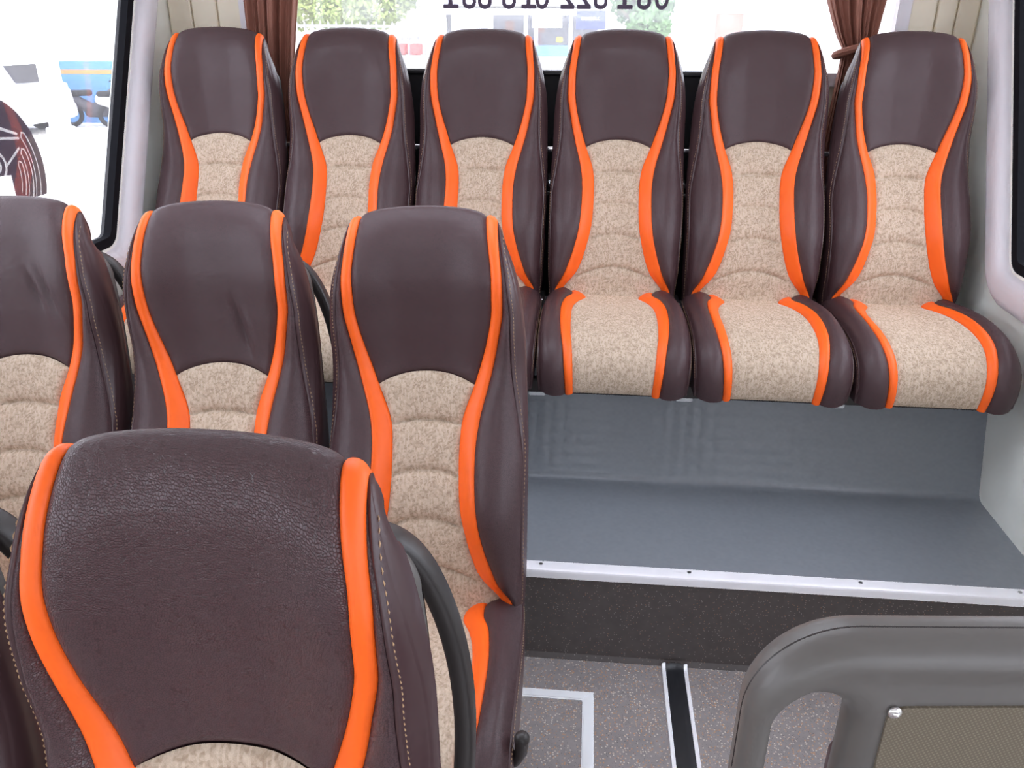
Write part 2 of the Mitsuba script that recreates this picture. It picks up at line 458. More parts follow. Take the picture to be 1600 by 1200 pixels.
# ------------------------------------------------------------------ seats
REC, L = .2567, .713
SR, CR = math.sin(REC), math.cos(REC)
TH = spline([-.15, 0, .25, .45, .58, .70], [.092, .092, .088, .074, .060, .050])   # thickness of the backrest
Dc = spline([-.10, 0, .08, .16, .25, .34, .43, .52, .60, .672], [.005, .004, .016, .016, .000, -.022, -.031, -.017, -.002, .002])
VR = L - .066; HV = .066                                    # where the front turns into the top roll
RR = (float(Dc(VR)) + float(TH(VR))) / 2; RS = .050
S_END = VR + math.pi * RS                        # end of the roll on the back


def prof_back(s):
    """profile point (y, z), outward normal (y, z) for the arc length s"""
    s = np.asarray(s, float)
    fr = s <= VR
    sv = np.minimum(s, VR)
    d = Dc(sv); dd = (Dc(sv + 1e-4) - Dc(sv - 1e-4)) / 2e-4
    phi = np.where(fr, 0, (s - VR) / RS)
    vv = np.where(fr, sv, VR + HV * np.sin(phi)); de = np.where(fr, d, float(Dc(VR)) - RR + RR * np.cos(phi))
    nl = np.sqrt(1 + dd ** 2)
    el = np.hypot(np.sin(phi) / HV, np.cos(phi) / RR)
    nv = np.where(fr, -dd / nl, np.sin(phi) / HV / el); nd = np.where(fr, 1 / nl, np.cos(phi) / RR / el)
    return vv, de, nv, nd


TV = [-.10, .005, .066, .135, .204, .273, .333, .402, .4454, .4885, .549, .618, .672, .70, .80]
def smoothed(xs, ys, sig=.014):
    f = spline(xs, ys); g = np.arange(xs[0] - .1, xs[-1] + .1, .002); w = np.exp(-.5 * (np.arange(-30, 31) * .002 / sig) ** 2); w /= w.sum()
    y = np.convolve(np.pad(f(np.clip(g, xs[0], xs[-1])), 30, mode='edge'), w, mode='valid')
    return spline(g, y)
XO = smoothed(TV, [.150, .163, .132, .109, .096, .094, .099, .1157, .126, .134, .1437, .143, .1355, .133, .1315])
XI = smoothed(TV, [.125, .145, .099, .077, .064, .062, .065, .0887, .102, .114, .124, .1245, .1165, .1135, .112])
WW = smoothed([-.10, .005, .066, .273, .402, .4885, .549, .618, .66, .685, .705, .80], [.168, .174, .178, .181, .178, .176, .172, .163, .151, .1415, .1355, .133])
BB = spline([-.10, 0, .08, .18, .28, .38, .46, .54, .62, .67, .80], [.008, .014, .034, .044, .036, .022, .012, .004, .000, .000, .000])
EE = spline([-.10, .1, .3, .45, .55, .65, .70, .80], [.030, .034, .032, .026, .020, .014, .006, .004])
DI = spline([-.10, .3, .43, .52, .60, .65, .70, .80], [.0, .0, .008, .016, .019, .012, .003, .0])


def height(a, s, W, xi, xo, B, E, D, crown):
    t1 = np.clip(a / xi, 0, 1); t2 = np.clip((a - xi) / (xo - xi), 0, 1); t3 = np.clip((a - xo) / np.maximum(W - xo, 1e-3), 0, 1)
    return D * smst(.30, .92, t1) + B * (.35 * t1 ** 3 + .65 * (t2 * .8 + .2 * smst(0, 1, t2))) + crown * np.sin(np.pi * np.minimum(t3 * 1.1, 1)) * smst(.01, .04, W - xo) - E * (1 - np.sqrt(np.maximum(1 - (t3 * .985) ** 2.4, 0)))


class Back:
    smin, smax, sgn = -.09, S_END, 1
    tip = VR + 1.5 * RS                             # where the bolsters run out

    def tables(self, s):
        return WW(s), XI(s), XO(s), BB(s), EE(s), DI(s), .012

    def point(self, x, s, off):
        vv, de, nv, nd = prof_back(s)
        vv = vv + nv * off; de = de + nd * off
        vv = vv - .023 * np.abs(x / .13) ** 2.4 * smst(.46, .70, vv)
        return np.stack([x + 0 * vv, vv * SR - de * CR, vv * CR + de * SR], -1)

    def inner(self, s, x):
        """point on the back plane for the loft"""
        s = np.asarray(s, float)
        vv = np.minimum(s, VR); de = -TH(vv)
        vv = vv - .023 * np.abs(x / .13) ** 2.4 * smst(.46, .70, vv)
        return vv * SR - de * CR, vv * CR + de * SR


CP = np.array([(.07, -.030), (.03, -.008), (-.03, .000), (-.12, .008), (-.22, .014), (-.30, .012), (-.355, -.002), (-.392, -.030), (-.408, -.065), (-.408, -.100), (-.402, -.128)])
_seg = np.r_[0, np.cumsum(np.linalg.norm(np.diff(CP, axis=0), axis=1))]
from scipy.interpolate import CubicSpline
_cps = CubicSpline(_seg, CP)
C_END = float(_seg[-1])


class Cushion:
    smin, smax, sgn = 0.0, C_END, -1
    tip = C_END

    def __init__(self):
        # arc lengths at which the strips were read off, from the back to the lower front edge
        TS = np.array([0, .075, .10, .125, .165, .21, .26, .305, .36, .42, .47, C_END]) 
        self.XO = smoothed(TS,  [.160, .122, .1095, .110, .124, .131, .1355, .1365, .1355, .131, .124, .114], .007)
        self.XI = smoothed(TS, [.138, .098, .076, .073, .090, .102, .108, .1095, .109, .107, .102, .096], .007)
        self.W = spline([0, .10, .25, .40, C_END], [.170, .182, .187, .187, .180])
        self.B = spline([0, .1, .25, .40, C_END], [.006, .014, .016, .010, .004])
        self.E = spline([0, .1, .4, C_END], [.022, .026, .028, .02])

    def tables(self, s):
        return self.W(s), self.XI(s), self.XO(s), self.B(s), self.E(s), 0 * np.asarray(s), .008

    def point(self, x, s, off):
        p = _cps(s); t = _cps(s, 1); t = t / np.linalg.norm(t, axis=-1, keepdims=True)
        ny, nz = t[..., 1], -t[..., 0]
        return np.stack([x + 0 * off, p[..., 0] + ny * off, p[..., 1] + nz * off], -1)

    def inner(self, s, x):
        p = _cps(s)
        return np.clip(p[..., 0], -.392, .06), np.full(p.shape[:-1], -.126)


BK, CU = Back(), Cushion()


Q_SEAM = spline([-.1, .22, .34, .45, .55, .64, .70, .85], [1, 1, .86, .58, .40, .26, .18, .15])


def seam(S, s):
    W, xi, xo = S.tables(s)[:3]
    q = Q_SEAM(s) if S is BK else np.ones_like(W)
    return np.minimum(xo + (W - xo) * q, W - .0035)


def hh(S, a, s):
    W, xi, xo, B, E, D, crown = S.tables(s)
    return height(np.abs(a), s, W, xi, xo, B, E, D, crown)


def orient(m, uv, S):
    """outward faces for the open panels: front panels look towards the occupant"""
    n = m.face_normals.mean(0)
    want = np.array([0, -1, .25]) if S is BK else np.array([0, -.35, 1])
    if n @ want < 0: m.invert()
    return m, uv


def panel_center(S, s0, s1, rise, rows, cols, puff=.0045, creases=(), pleats=()):
    """panel between the two strips; its lower edge s0 is an arc"""
    t = np.linspace(-1, 1, cols); t = np.sign(t) * np.abs(t) ** .85
    q = np.linspace(0, 1, rows)
    q = .5 - .5 * np.cos(np.pi * q) * .25 - .75 * (.5 - q)
    q = (q - q[0]) / (q[-1] - q[0])
    Q, Tt = np.meshgrid(q, t, indexing='ij')
    lo = (s0 - rise[0] * Tt ** 2); hi = (s1 - rise[1] * Tt ** 2)
    s = lo + (hi - lo) * Q
    xi = S.tables(s)[1]
    x = Tt * (xi + .0008)
    h = hh(S, x, s)
    d = np.minimum(np.minimum((1 - np.abs(Tt)) * xi, s - lo), hi - s)
    off = puff * (1 - np.exp(-d / .007)) - .0025 * np.exp(-d / .0025)
    for (cx, cv, ln, wd, dep, sl) in creases:
        off = off - dep * np.exp(-((x - cx - sl * (s - cv)) / wd) ** 2 - ((s - cv) / ln) ** 2) + .6 * dep * np.exp(-((x - cx - 2 * wd - sl * (s - cv)) / wd) ** 2 - ((s - cv) / ln) ** 2)
    ps = []
    if len(pleats):
        edges = [lo - .01] + [pv - pr * Tt ** 2 for pv, pr in sorted(pleats)] + [hi + .004]
        for e0, e1 in zip(edges[:-1], edges[1:]):
            u = np.clip((s - e0) / (e1 - e0), 0, 1); off = off + .0085 * np.sqrt(np.maximum(1 - (2 * u - 1) ** 2, 0)) * (s >= e0) * (s <= e1) * (1 - np.abs(Tt) ** 5)
    for (pv, pr) in pleats:
        line = pv - pr * Tt ** 2
        dd = s - line
        off = off - .0075 * np.exp(-np.abs(dd) / .0042) * (1 - np.abs(Tt) ** 6)
    V = S.point(x, s, h + off)
    # skirts: fold the border inwards
    m, uv = grid_mesh(V, np.stack([x, s], -1))
    return orient(m, uv, S)


def strip(S, side, s0, s1, rows, puff=.0055):
    t = np.array([-.03, .0, .08, .2, .35, .5, .65, .8, .92, 1.0, 1.03])
    s = np.linspace(s0, s1, rows)
    Sg, Tt = np.meshgrid(s, t, indexing='ij')
    W, xi, xo, B, E, D, cr = S.tables(Sg)
    a = xi + (xo - xi) * Tt
    off = puff * (1 - np.abs(2 * np.clip(Tt, 0, 1) - 1) ** 2.6) - .003 * ((Tt < 0) | (Tt > 1)) - .0005
    V = S.point(side * a, Sg, height(a, Sg, W, xi, xo, B, E, D, cr) + off)
    m, uv = grid_mesh(V, np.stack([side * a, Sg], -1))
    return orient(m, uv, S)


def bolster(S, side, s0, s1, rows, cols=16):
    t = np.linspace(0, 1, cols); t = 1 - (1 - t) ** 1.25
    s = np.linspace(s0, s1, rows)
    Sg, Tt = np.meshgrid(s, t, indexing='ij')
    W, xi, xo, B, E, D, cr = S.tables(Sg)
    sm_ = seam(S, Sg)
    a = xo - .0008 + (sm_ + .0006 - xo + .0008) * Tt
    dist = a - xo
    off = .0022 - .0045 * np.exp(-np.maximum(dist, 0) / .003) - .0040 * np.exp(-np.maximum(sm_ - a, 0) / .0025)
    V = S.point(side * a, Sg, height(a, Sg, W, xi, xo, B, E, D, cr) + off)
    m, uv = grid_mesh(V, np.stack([side * a, Sg], -1))
    return orient(m, uv, S)


def side_curve(S, s, t, side):
    """gusset surface: t = 0 at the seam with the bolster, 1 at the back plane"""
    W, xi, xo, B, E, D, cr = S.tables(s)
    A = S.point(side * W, s, height(W, s, W, xi, xo, B, E, D, cr) - .0005)
    Qx = side * (W - .004)
    iy, iz = S.inner(s, Qx)
    bul = np.sin(np.pi * np.clip(t, 0, 1) ** .8)
    x = A[..., 0] + (Qx - A[..., 0]) * t + side * ((.007 if S is BK else .003) * bul * np.minimum(1, np.hypot(A[..., 1] - iy, A[..., 2] - iz) / .05))
    y = A[..., 1] + (iy - A[..., 1]) * t
    z = A[..., 2] + (iz - A[..., 2]) * t
    return np.stack([x, y, z], -1)


def core(S, rows):
    """closed body under the panels: front (hidden), side gussets, back"""
    s = np.linspace(S.smin, S.smax, rows)
    cols = []
    W, xi, xo, B, E, D, cr = S.tables(s)
    sm_ = seam(S, s)
    half = [(xo * f, -.007) for f in (0, .35, .7, .95)] + [(xo + (sm_ - xo) * f, -.007) for f in (.5, .96)] + [(sm_, -.0035)]
    b0 = np.minimum(sm_ + .0028, W - .0004)
    half += [(b0 + (W - b0) * f, 0.0) for f in (0, .15, .35, .55, .75, .9, 1.0)]
    for sg_, lst in ((-1, half[:0:-1]), (1, half)):
        for a, o in lst: cols.append(S.point(sg_ * a, s, height(a, s, W, xi, xo, B, E, D, cr) + o))
    for t in (0, .03, .08, .18, .32, .5, .7, .88, 1.0): cols.append(side_curve(S, s, np.full_like(s, t), 1))
    for fr in (.5, 0, -.5):
        iy, iz = S.inner(s, fr * W); cols.append(np.stack([fr * W, iy, iz], -1))
    for t in (1.0, .88, .7, .5, .32, .18, .08, .03, 0): cols.append(side_curve(S, s, np.full_like(s, t), -1))
    V = np.stack(cols, 1); n, m = V.shape[:2]
    V = np.concatenate([V, V[:, :1]], 1)
    g, _ = grid_mesh(V)
    vv, ff = list(g.vertices), list(g.faces)
    for r in (0, n - 1):
        c = V[r, :m].mean(0); vv.append(c); ci = len(vv) - 1
        for j in range(m):
            a, b = r * (m + 1) + j, r * (m + 1) + j + 1
            ff.append([ci, b, a] if r == 0 else [ci, a, b])
    mm = trimesh.Trimesh(vv, ff, process=False)
    mm.merge_vertices(); mm.fix_normals()
    return mm


def beside_seam(S, s, dist, side):
    """point on the cover at a distance outwards from the seam"""
    W, xi, xo, B, E, D, cr = S.tables(s)
    a0 = seam(S, s); room = W - a0
    if dist <= float(room):
        a = a0 + dist
        return S.point(side * a, s, height(a, s, W, xi, xo, B, E, D, cr))
    e0, e1 = side_curve(S, s, np.array(0.0), side), side_curve(S, s, np.array(1.0), side)
    return side_curve(S, s, np.array((dist - float(room)) / np.linalg.norm(e1 - e0)), side)


def stitches(S, side, s0, s1, dist=.0075, pitch=.0075, length=.0048, r=.0006):
    ms = []
    for q in np.arange(s0, s1, pitch):
        p = [beside_seam(S, np.array(q + k * length), dist, side) for k in (0, .5, 1)]
        e = beside_seam(S, np.array(q + length / 2), dist + .001, side) - beside_seam(S, np.array(q + length / 2), dist - .001, side)
        n = np.cross(p[2] - p[0], e); n /= np.linalg.norm(n) + 1e-12
        if n[0] * side < 0: n = -n
        a = p[0] + n * .0002; b = p[2] + n * .0002; c = p[1] + n * .0012
        w = e / (np.linalg.norm(e) + 1e-12) * r
        ms.append(trimesh.Trimesh([a, b, c + w, c - w, a - n * .002, b - n * .002], [[0, 3, 2], [1, 2, 3], [0, 2, 4], [2, 1, 5], [2, 5, 4], [0, 4, 3], [3, 4, 5], [3, 5, 1]], process=False))
    return cat(*ms)


PLEATS = [(.340, .010), (.252, .013), (.167, .015), (.078, .030)]
ARC = .4285


def pl(mu, bsdf):
    return mikit.ply(mu[0], bsdf, True, uv=mu[1])


def headrest(creases=()):
    return pl(panel_center(BK, ARC - .0005, BK.smax - .01, (.025, 0), 84, 44, .0045, creases), 'leather')


D_HEAD = headrest()
D_FAB = pl(panel_center(BK, -.06, ARC, (0, .025), 130, 30, .004, (), PLEATS), 'fabric')
D_STRIP = {s: pl(strip(BK, s, -.05, BK.smax - .012, 90), 'orange_leather') for s in (-1, 1)}
D_BOL = {s: pl(bolster(BK, s, -.08, BK.tip, 90), 'leather') for s in (-1, 1)}
_core = core(BK, 96)
D_CORE = mikit.ply(_core, 'leather_side', 40)
D_ST = {s: mikit.ply(stitches(BK, s, -.04, VR + .035), 'thread') for s in (-1, 1)}
D_CFAB = pl(panel_center(CU, .01, CU.smax - .002, (0, 0), 60, 30, .003), 'fabric')
D_CSTRIP = {s: pl(strip(CU, s, .01, CU.smax - .001, 60), 'orange_leather') for s in (-1, 1)}
D_CBOL = {s: pl(bolster(CU, s, .0, CU.tip, 60), 'leather') for s in (-1, 1)}
D_CCORE = mikit.ply(core(CU, 60), 'leather_side', 40)
D_CST = {s: mikit.ply(stitches(CU, s, .04, C_END - .06), 'thread') for s in (-1, 1)}


def sd_rbox(x, y, cx, cy, hx, hy, r):
    qx, qy = abs(x - cx) - hx + r, abs(y - cy) - hy + r
    return min(max(qx, qy), 0.0) + math.hypot(max(qx, 0.0), max(qy, 0.0)) - r


def level_mesh(f, lo, hi, edge):
    m = m3.Manifold.level_set(f, [*lo, *hi], edge, 0.0).to_mesh()
    t = trimesh.Trimesh(m.vert_properties[:, :3], m.tri_verts)
    trimesh.smoothing.filter_taubin(t, iterations=6)
    if t.volume < 0: t.invert()
    return t


SH_T = .026


def at_seat(x, v, d):
    return np.stack([x, v * SR - d * CR, v * CR + d * SR], -1)


def plain_shell():
    """moulded back shell: follows the outline of the cushion, rounded rim, slightly domed"""
    v = np.r_[np.linspace(-.12, .57, 50), .57 + .06 * np.sin(np.linspace(.08, np.pi / 2, 14))]
    w = WW(np.minimum(v, .57)) - .005
    w = np.where(v > .57, float(WW(.57)) - .005 - .075 * (1 - np.sqrt(np.maximum(1 - ((v - .57) / .0605) ** 2, 0))), w)
    w = np.where(v < -.06, w - .05 * (1 - np.sqrt(np.maximum(1 - ((-.06 - v) / .0605) ** 2, 0))), w)
    prof = [(0, 1.0), (.35, 1.0), (.65, .93), (.85, .80), (.95, .55), (1.0, .25), (1.0, -.1), (.985, -.3), (.5, -.3), (0, -.3)]
    prof = [(a, b) for a, b in prof] + [(-a, b) for a, b in prof[::-1]][1:-1]
    V = np.array([[(a * ww, vv, -float(TH(vv)) + .004 - SH_T * (b + .3) / 1.3) for a, b in prof + prof[:1]] for vv, ww in zip(v, w)])
    g, _ = grid_mesh(at_seat(V[..., 0], V[..., 1], V[..., 2]))
    vv, ff = list(g.vertices), list(g.faces); n, m = V.shape[:2]
    for r in (0, n - 1):
        c = g.vertices[r * m:(r + 1) * m].mean(0); vv.append(c); ci = len(vv) - 1
        for q in range(m - 1):
            ff.append([ci, r * m + q + 1, r * m + q] if r == 0 else [ci, r * m + q, r * m + q + 1])
    t = trimesh.Trimesh(vv, ff, process=False); t.merge_vertices(); t.fix_normals()
    return t


def loop_handle():
    P0 = [(.078, .612, -.066), (.114, .612, -.080), (.148, .588, -.098), (.173, .530, -.116), (.188, .460, -.128), (.194, .39, -.130), (.192, .32, -.126), (.183, .25, -.118), (.160, .195, -.104)]
    from scipy.interpolate import CubicSpline as CS
    q = CS(np.arange(len(P0)), np.array(P0))(np.linspace(0, len(P0) - 1, 60))
    pts = at_seat(q[:, 0], q[:, 1], q[:, 2])
    tan = np.gradient(pts, axis=0); tan /= np.linalg.norm(tan, axis=1, keepdims=True)
    back = np.array([0, CR, -SR]); a = np.cross(tan, back); a /= np.linalg.norm(a, axis=1, keepdims=True); b = np.cross(tan, a)
    ang = np.linspace(0, 2 * np.pi, 18)
    ca, sa = np.sign(np.cos(ang)) * np.abs(np.cos(ang)) ** .7, np.sign(np.sin(ang)) * np.abs(np.sin(ang)) ** .7
    V = pts[:, None] + .0105 * ca[None, :, None] * a[:, None] + .0165 * sa[None, :, None] * b[:, None]
    g, _ = grid_mesh(V); g.merge_vertices(); g.fix_normals(); return g


D_SHELL = mikit.ply(plain_shell(), 'shell_grey', 40)
D_HANDLE = mikit.ply(loop_handle(), 'shell_dark', True)
_rs = plain_shell()
D_SHELL_P = mikit.ply(_rs, 'shell_dark', 40)


def rounded_box(x0, x1, y0, y1, z0, z1, r, n=12):
    s = m3.Manifold.sphere(r, n)
    ms = [s.translate((x, y, z)) for x in (x0 + r, x1 - r) for y in (y0 + r, y1 - r) for z in (z0 + r, z1 - r)]
    h = m3.Manifold.batch_hull(ms).to_mesh()
    return trimesh.Trimesh(h.vert_properties[:, :3], h.tri_verts)


def make_seat(name, label, at, cat_='seat', group=None, rotz=0.0, rear=False, creases=None, lean=0.0, handle=True, roll=0.0):
    k = thing(name, label, cat_, group)
    to0 = T().translate([float(x) for x in at])
    to = to0.rotate([0, 0, 1], rotz).rotate([0, 1, 0], roll).rotate([1, 0, 0], lean).scale([1, 1, 1 if rear else 1.03])
    b = put('backrest', D_CORE, k, to)
    put('headrest_panel', headrest(creases) if creases else D_HEAD, b, to, label='brown leather headrest panel' + (' with upright creases' if creases else ''))
    put('fabric_panel', D_FAB, b, to, label='beige patterned fabric with arched pleats')
    for s in (-1, 1):
        put('orange_strip', D_STRIP[s], b, to, label='curved orange leather strip')
        put('bolster', D_BOL[s], b, to)
        put('stitching', D_ST[s], b, to, label='tan stitching', kind='stuff')
    c = put('cushion', D_CCORE, k, to)
    put('fabric_panel', D_CFAB, c, to, label='beige patterned seat fabric')
    for s in (-1, 1):
        put('orange_strip', D_CSTRIP[s], c, to, label='curved orange leather strip')
        put('bolster', D_CBOL[s], c, to)
        put('stitching', D_CST[s], c, to, label='tan stitching', kind='stuff')
    if rear:
        put('back_shell', D_SHELL_P, k, to)
    else:
        put('back_shell', D_SHELL, k, to, label='grey moulded back shell')
        if handle: put('handle', D_HANDLE, k, to, label='black loop handle at the shoulder')
        z = at[2]
        put('seat_pan', mikit.ply(rounded_box(-.165, .165, -.36, .07, -.165, -.120, .018), 'shell_dark', 40), k, to)
        for sx in (-1, 1):
            for yy in (-.30, .02):
                lg = cat(box(sx * .13 - .016, sx * .13 + .016, yy - .016, yy + .016, -z + .004, -.15, .003), box(sx * .13 - .03, sx * .13 + .03, yy - .03, yy + .03, -z, -z + .006, .001))
                put('leg', mikit.ply(lg, 'black_panel'), k, to0)
    return k, to


X0, PIT = -1.0576, .38
JY, JZ = 2.406 - L * SR, 1.3856 - L * CR
RLAB = ['brown seat with orange strips in the rear left corner beside the left window',
        'brown seat with orange strips before the left curtain, second from left in the rear row',
        'brown rear seat with two upright creases in its headrest, third from the left',
        'brown rear seat with three faint creases in its headrest, fourth from the left',
        'brown and orange rear seat directly left of the right curtain tie, fifth from the left',
        'brown and orange seat in the rear right corner beside the right window']
CRE = {2: [(-.012, .585, .030, .0035, .0035, .0), (.004, .590, .028, .0035, .0030, .0)], 3: [(.000, .560, .020, .0035, .003, .0), (.014, .562, .016, .003, .0025, .0), (.026, .562, .016, .003, .0025, .0)]}
for i in range(6):
    ks, ts = make_seat('rear_seat', RLAB[i], (X0 + i * PIT, JY, JZ), group='rear row seats', rear=True, creases=CRE.get(i))
    if i < 5: put('hinge_plate', mikit.ply(box(.176, .1895, -.035, .05, -.03, -.008, .002), 'steel'), ks, ts, label='grey hinge plate beside the cushion')

R2Y, R2Z = 1.404 - L * SR, 1.1056 - L * CR * 1.03
seat_r2, to_r2 = make_seat('passenger_seat', 'brown and orange aisle seat of the middle row, beside the floor hatch and the step', (-.265, R2Y, R2Z), group='middle and front row seats', handle=False, roll=-1.8)
make_seat('passenger_seat', 'brown and orange seat between the aisle seat and window seat of the middle row', (-.653, R2Y, R2Z), group='middle and front row seats', roll=-1.8,
          creases=[(.045, .50, .045, .006, .007, -.25), (.015, .52, .03, .005, .003, -.2)])
make_seat('passenger_seat', 'middle row window seat with diagonal headrest creases, cut by the left edge of the photo', (-1.042, R2Y, R2Z), group='middle and front row seats', roll=-1.8,
          creases=[(.045, .55, .04, .006, .006, -.3), (.075, .55, .045, .006, .007, -.3)])
R1Y, R1Z = .415, .382
make_seat('passenger_seat', 'large foreground seat with a broad brown headrest filling the lower left', (-.293, R1Y, R1Z), group='middle and front row seats', lean=6)
make_seat('passenger_seat', 'foreground seat mostly out of frame, its dark side and handle at the lower left edge', (-.685, R1Y, R1Z), group='middle and front row seats', lean=6)
# reclining lever of the aisle seat
lv = cat(tube([(.178, -.30, -.06), (.190, -.305, -.05), (.200, -.315, -.02), (.203, -.322, .012)], [.009, .009, .010, .011]), sphere((.203, -.323, .014), .012))
put('recline_lever', mikit.ply(lv, 'shell_dark', 40), seat_r2, to_r2, label='dark recline lever')

# folded jump seat seen from behind (lower right): moulded back with a handle loop and a pocket panel
k = thing('jump_seat', 'grey moulded seat back with loop handle and beige pocket, seen from behind at lower right', 'seat')
JX0, JX1, JTOP, JY0, JT = .127, .505, 1.031, .428, .046


JT_ = T().translate([JX0, JY0, 0]).rotate([0, 0, 1], 5.0).translate([-JX0, -JY0, 0])


def jump_sdf(x, y, z):
    """x right, y away from the camera, z up"""
    d = sd_rbox(x, z, (JX0 + JX1) / 2, (JTOP + .45) / 2, (JX1 - JX0) / 2, (JTOP - .45) / 2, .072)
    h = sd_rbox(x, z, .1755, .859, .0270, .118, .0265)
    hs = -h
    d = max(d, hs) + max(0.0, .006 - abs(d - hs)) ** 2 / .024
    yy = y - JY0 - JT / 2 - .10 * max(0.0, z - .9) ** 1.0 * 0
    # the face below the rim is set back a little
    rim = sd_rbox(x, z, (JX0 + JX1) / 2, (JTOP + .45) / 2, (JX1 - JX0) / 2, (JTOP - .45) / 2, .072)
    face = .0055 * min(1.0, max(0.0, (-rim - .020) / .014)) * (1.0 if yy < 0 else 0.0)
    e = abs(yy) - JT / 2 + face
    k = .020
    a, b = d + k, e + k
    return -(min(max(a, b), 0.0) + math.hypot(max(a, 0.0), max(b, 0.0)) - k)


jm = level_mesh(jump_sdf, (.09, .40, .42), (.54, .50, 1.07), .0056)
put('back_shell', mikit.ply(jm, 'shell_grey', True), k, JT_, label='grey moulded back shell with loop handle')
# dark seam line round the rim
sm = [(JX1 - .02, JTOP - .0002)] + [(JX0 + .072 + .0718 * math.cos(a), JTOP - .072 + .0718 * math.sin(a)) for a in np.linspace(math.pi / 2, math.pi, 14)] + [(JX0 + .0002, .90)]
put('seam', mikit.ply(tube([(x, JY0 + .0215, z) for x, z in sm], .0008, 6, np.array([0, 1.0, 0])), 'shell_dark', 40), k, JT_, label='dark seam line round the rim')
pk = win_poly([(.222, .60), (.222, .976), (.495, .980), (.495, .60)], .012)
pm = to_y(prism(pk, .004), JY0 + .0035); 
g = trimesh.Trimesh([(.224, JY0 + .0030, .60), (.493, JY0 + .0030, .60), (.493, JY0 + .0030, .990), (.224, JY0 + .0030, .986)], [[0, 1, 2], [0, 2, 3]], process=False)
pv = pm.vertices
put('pocket', mikit.ply(pm, 'pocket', False, uv=np.stack([pv[:, 0], pv[:, 2]], 1)), k, JT_, label='beige woven pocket panel')
put('screw', mikit.ply(cat(sphere((.226, JY0 + .0035, .972), .005, (1, .5, 1)), sphere((.226, JY0 + .001, .972), .0025, (1, .5, 1))), 'chrome', 40), k, JT_)
put('seat_pad', mikit.ply(rounded_box(.262, .49, JY0 + JT - .004, JY0 + JT + .05, .50, .955, .022), 'leather_side', 40), k, JT_)
put('folded_cushion', mikit.ply(rounded_box(.262, .49, JY0 + JT + .052, JY0 + JT + .12, .42, .80, .025), 'leather_side', 40), k, JT_)
put('pedestal', mikit.ply(cat(box(.30, .40, JY0 + .01, JY0 + .09, .004, .46, .006), box(.26, .44, JY0 - .03, JY0 + .13, 0, .008, .002)), 'black_panel'), k, JT_)

# ------------------------------------------------------------------ rear seat frame between the seats
k = thing('tube_frame', 'chrome and black tube rails showing in the gaps between the rear seat backs', 'frame')
for z in (1.062,):
    put('rail', mikit.ply(cyl((-1.2, 2.452, z), (1.0, 2.452, z), .007), 'chrome', 40), k, label='chrome cross rail')
put('rail', mikit.ply(cyl((-1.2, 2.452, .93), (1.0, 2.452, .93), .011), 'shell_dark', 40), k)
for i in range(5):
    x = X0 + (i + .5) * PIT
    put('bolt', mikit.ply(cat(cyl((x, 2.46, .985), (x, 2.385, .975), .008, 12), sphere((x, 2.385, .975), .009)), 'chrome', 40), k, label='chrome bolt')
k = thing('cushion_frame', 'low rail frame with white clips under the rear seat cushions', 'frame')
for i in range(5):
    x = X0 + (i + .5) * PIT
    put('clip', mikit.ply(box(x - .022, x + .022, 1.93, 1.97, JZ - .188, JZ - .168, .003), 'white_metal'), k, label='white clip under the gap of two cushions')
put('cushion_rail', mikit.ply(box(-1.24, 1.03, 1.90, 1.93, JZ - .165, JZ - .128, .004), 'shell_dark'), k)
put('cushion_rail', mikit.ply(box(-1.24, 1.03, 2.20, 2.24, JZ - .165, JZ - .128, .004), 'shell_dark'), k)

# ------------------------------------------------------------------ curtains
def curtain(x_of, z0, z1, y0, folds, amp, phase, rows=50, cols=110):
    z = np.linspace(z0, z1, rows); t = np.linspace(0, 1, cols)
    Z, Tt = np.meshgrid(z, t, indexing='ij')
    xa, xb = x_of(Z)
    X = xa + (xb - xa) * (Tt + .02 * np.sin(2 * np.pi * folds * Tt * .7 + phase))
    w = np.clip((xb - xa) / .2, .3, 1.2)
    Y = y0 + amp * w * np.sin(2 * np.pi * folds * Tt + phase + .3 * np.sin(Z * 6)) + amp * .4 * np.sin(2 * np.pi * folds * 2.3 * Tt + 1 + phase)
    V = np.stack([X, Y, Z], -1)
    m, uv = grid_mesh(V, np.stack([Tt * .6, Z], -1))
    m2 = m.copy(); 
    return m, uv
def xl(z):
    k = np.clip((z - 1.0) / .72, 0, 1); return -1.035 + 0 * z, -.915 + .11 * k ** 1.6
m, uv = curtain(xl, .60, 1.73, 2.562, 5, .016, .4)
k = thing('curtain', 'gathered brown curtain hanging at the left side of the rear window', 'curtain', 'rear window curtains')
put('cloth', mikit.ply(m, 'curtain_cloth', True, uv=uv), k)
put('track', mikit.ply(box(-1.05, -.78, 2.545, 2.585, 1.725, 1.745, .004), 'grey_trim'), k)
def xr(z):
    up = np.clip((z - 1.335) / .385, 0, 1); dn = np.clip((1.335 - z) / .5, 0, 1)
    return .702 - .155 * up ** .8 - .03 * dn, .790 + .05 * up + .03 * dn
m, uv = curtain(xr, .60, 1.73, 2.555, 5, .016, 1.7)
k = thing('curtain', 'gathered brown curtain tied back at the right side of the rear window', 'curtain', 'rear window curtains')
put('cloth', mikit.ply(m, 'curtain_cloth', True, uv=uv), k)
a = np.linspace(0, 2 * np.pi, 40)
tie = tube(np.stack([0.746 + .062 * np.cos(a), 2.552 + .030 * np.sin(a), 1.335 + .018 * np.cos(a + .4)], 1)[:-1], .011, 8)
put('tie', mikit.ply(tie, 'curtain_cloth', 40), k, label='cloth tie')
put('track', mikit.ply(box(.53, .87, 2.545, 2.585, 1.725, 1.745, .004), 'grey_trim'), k)

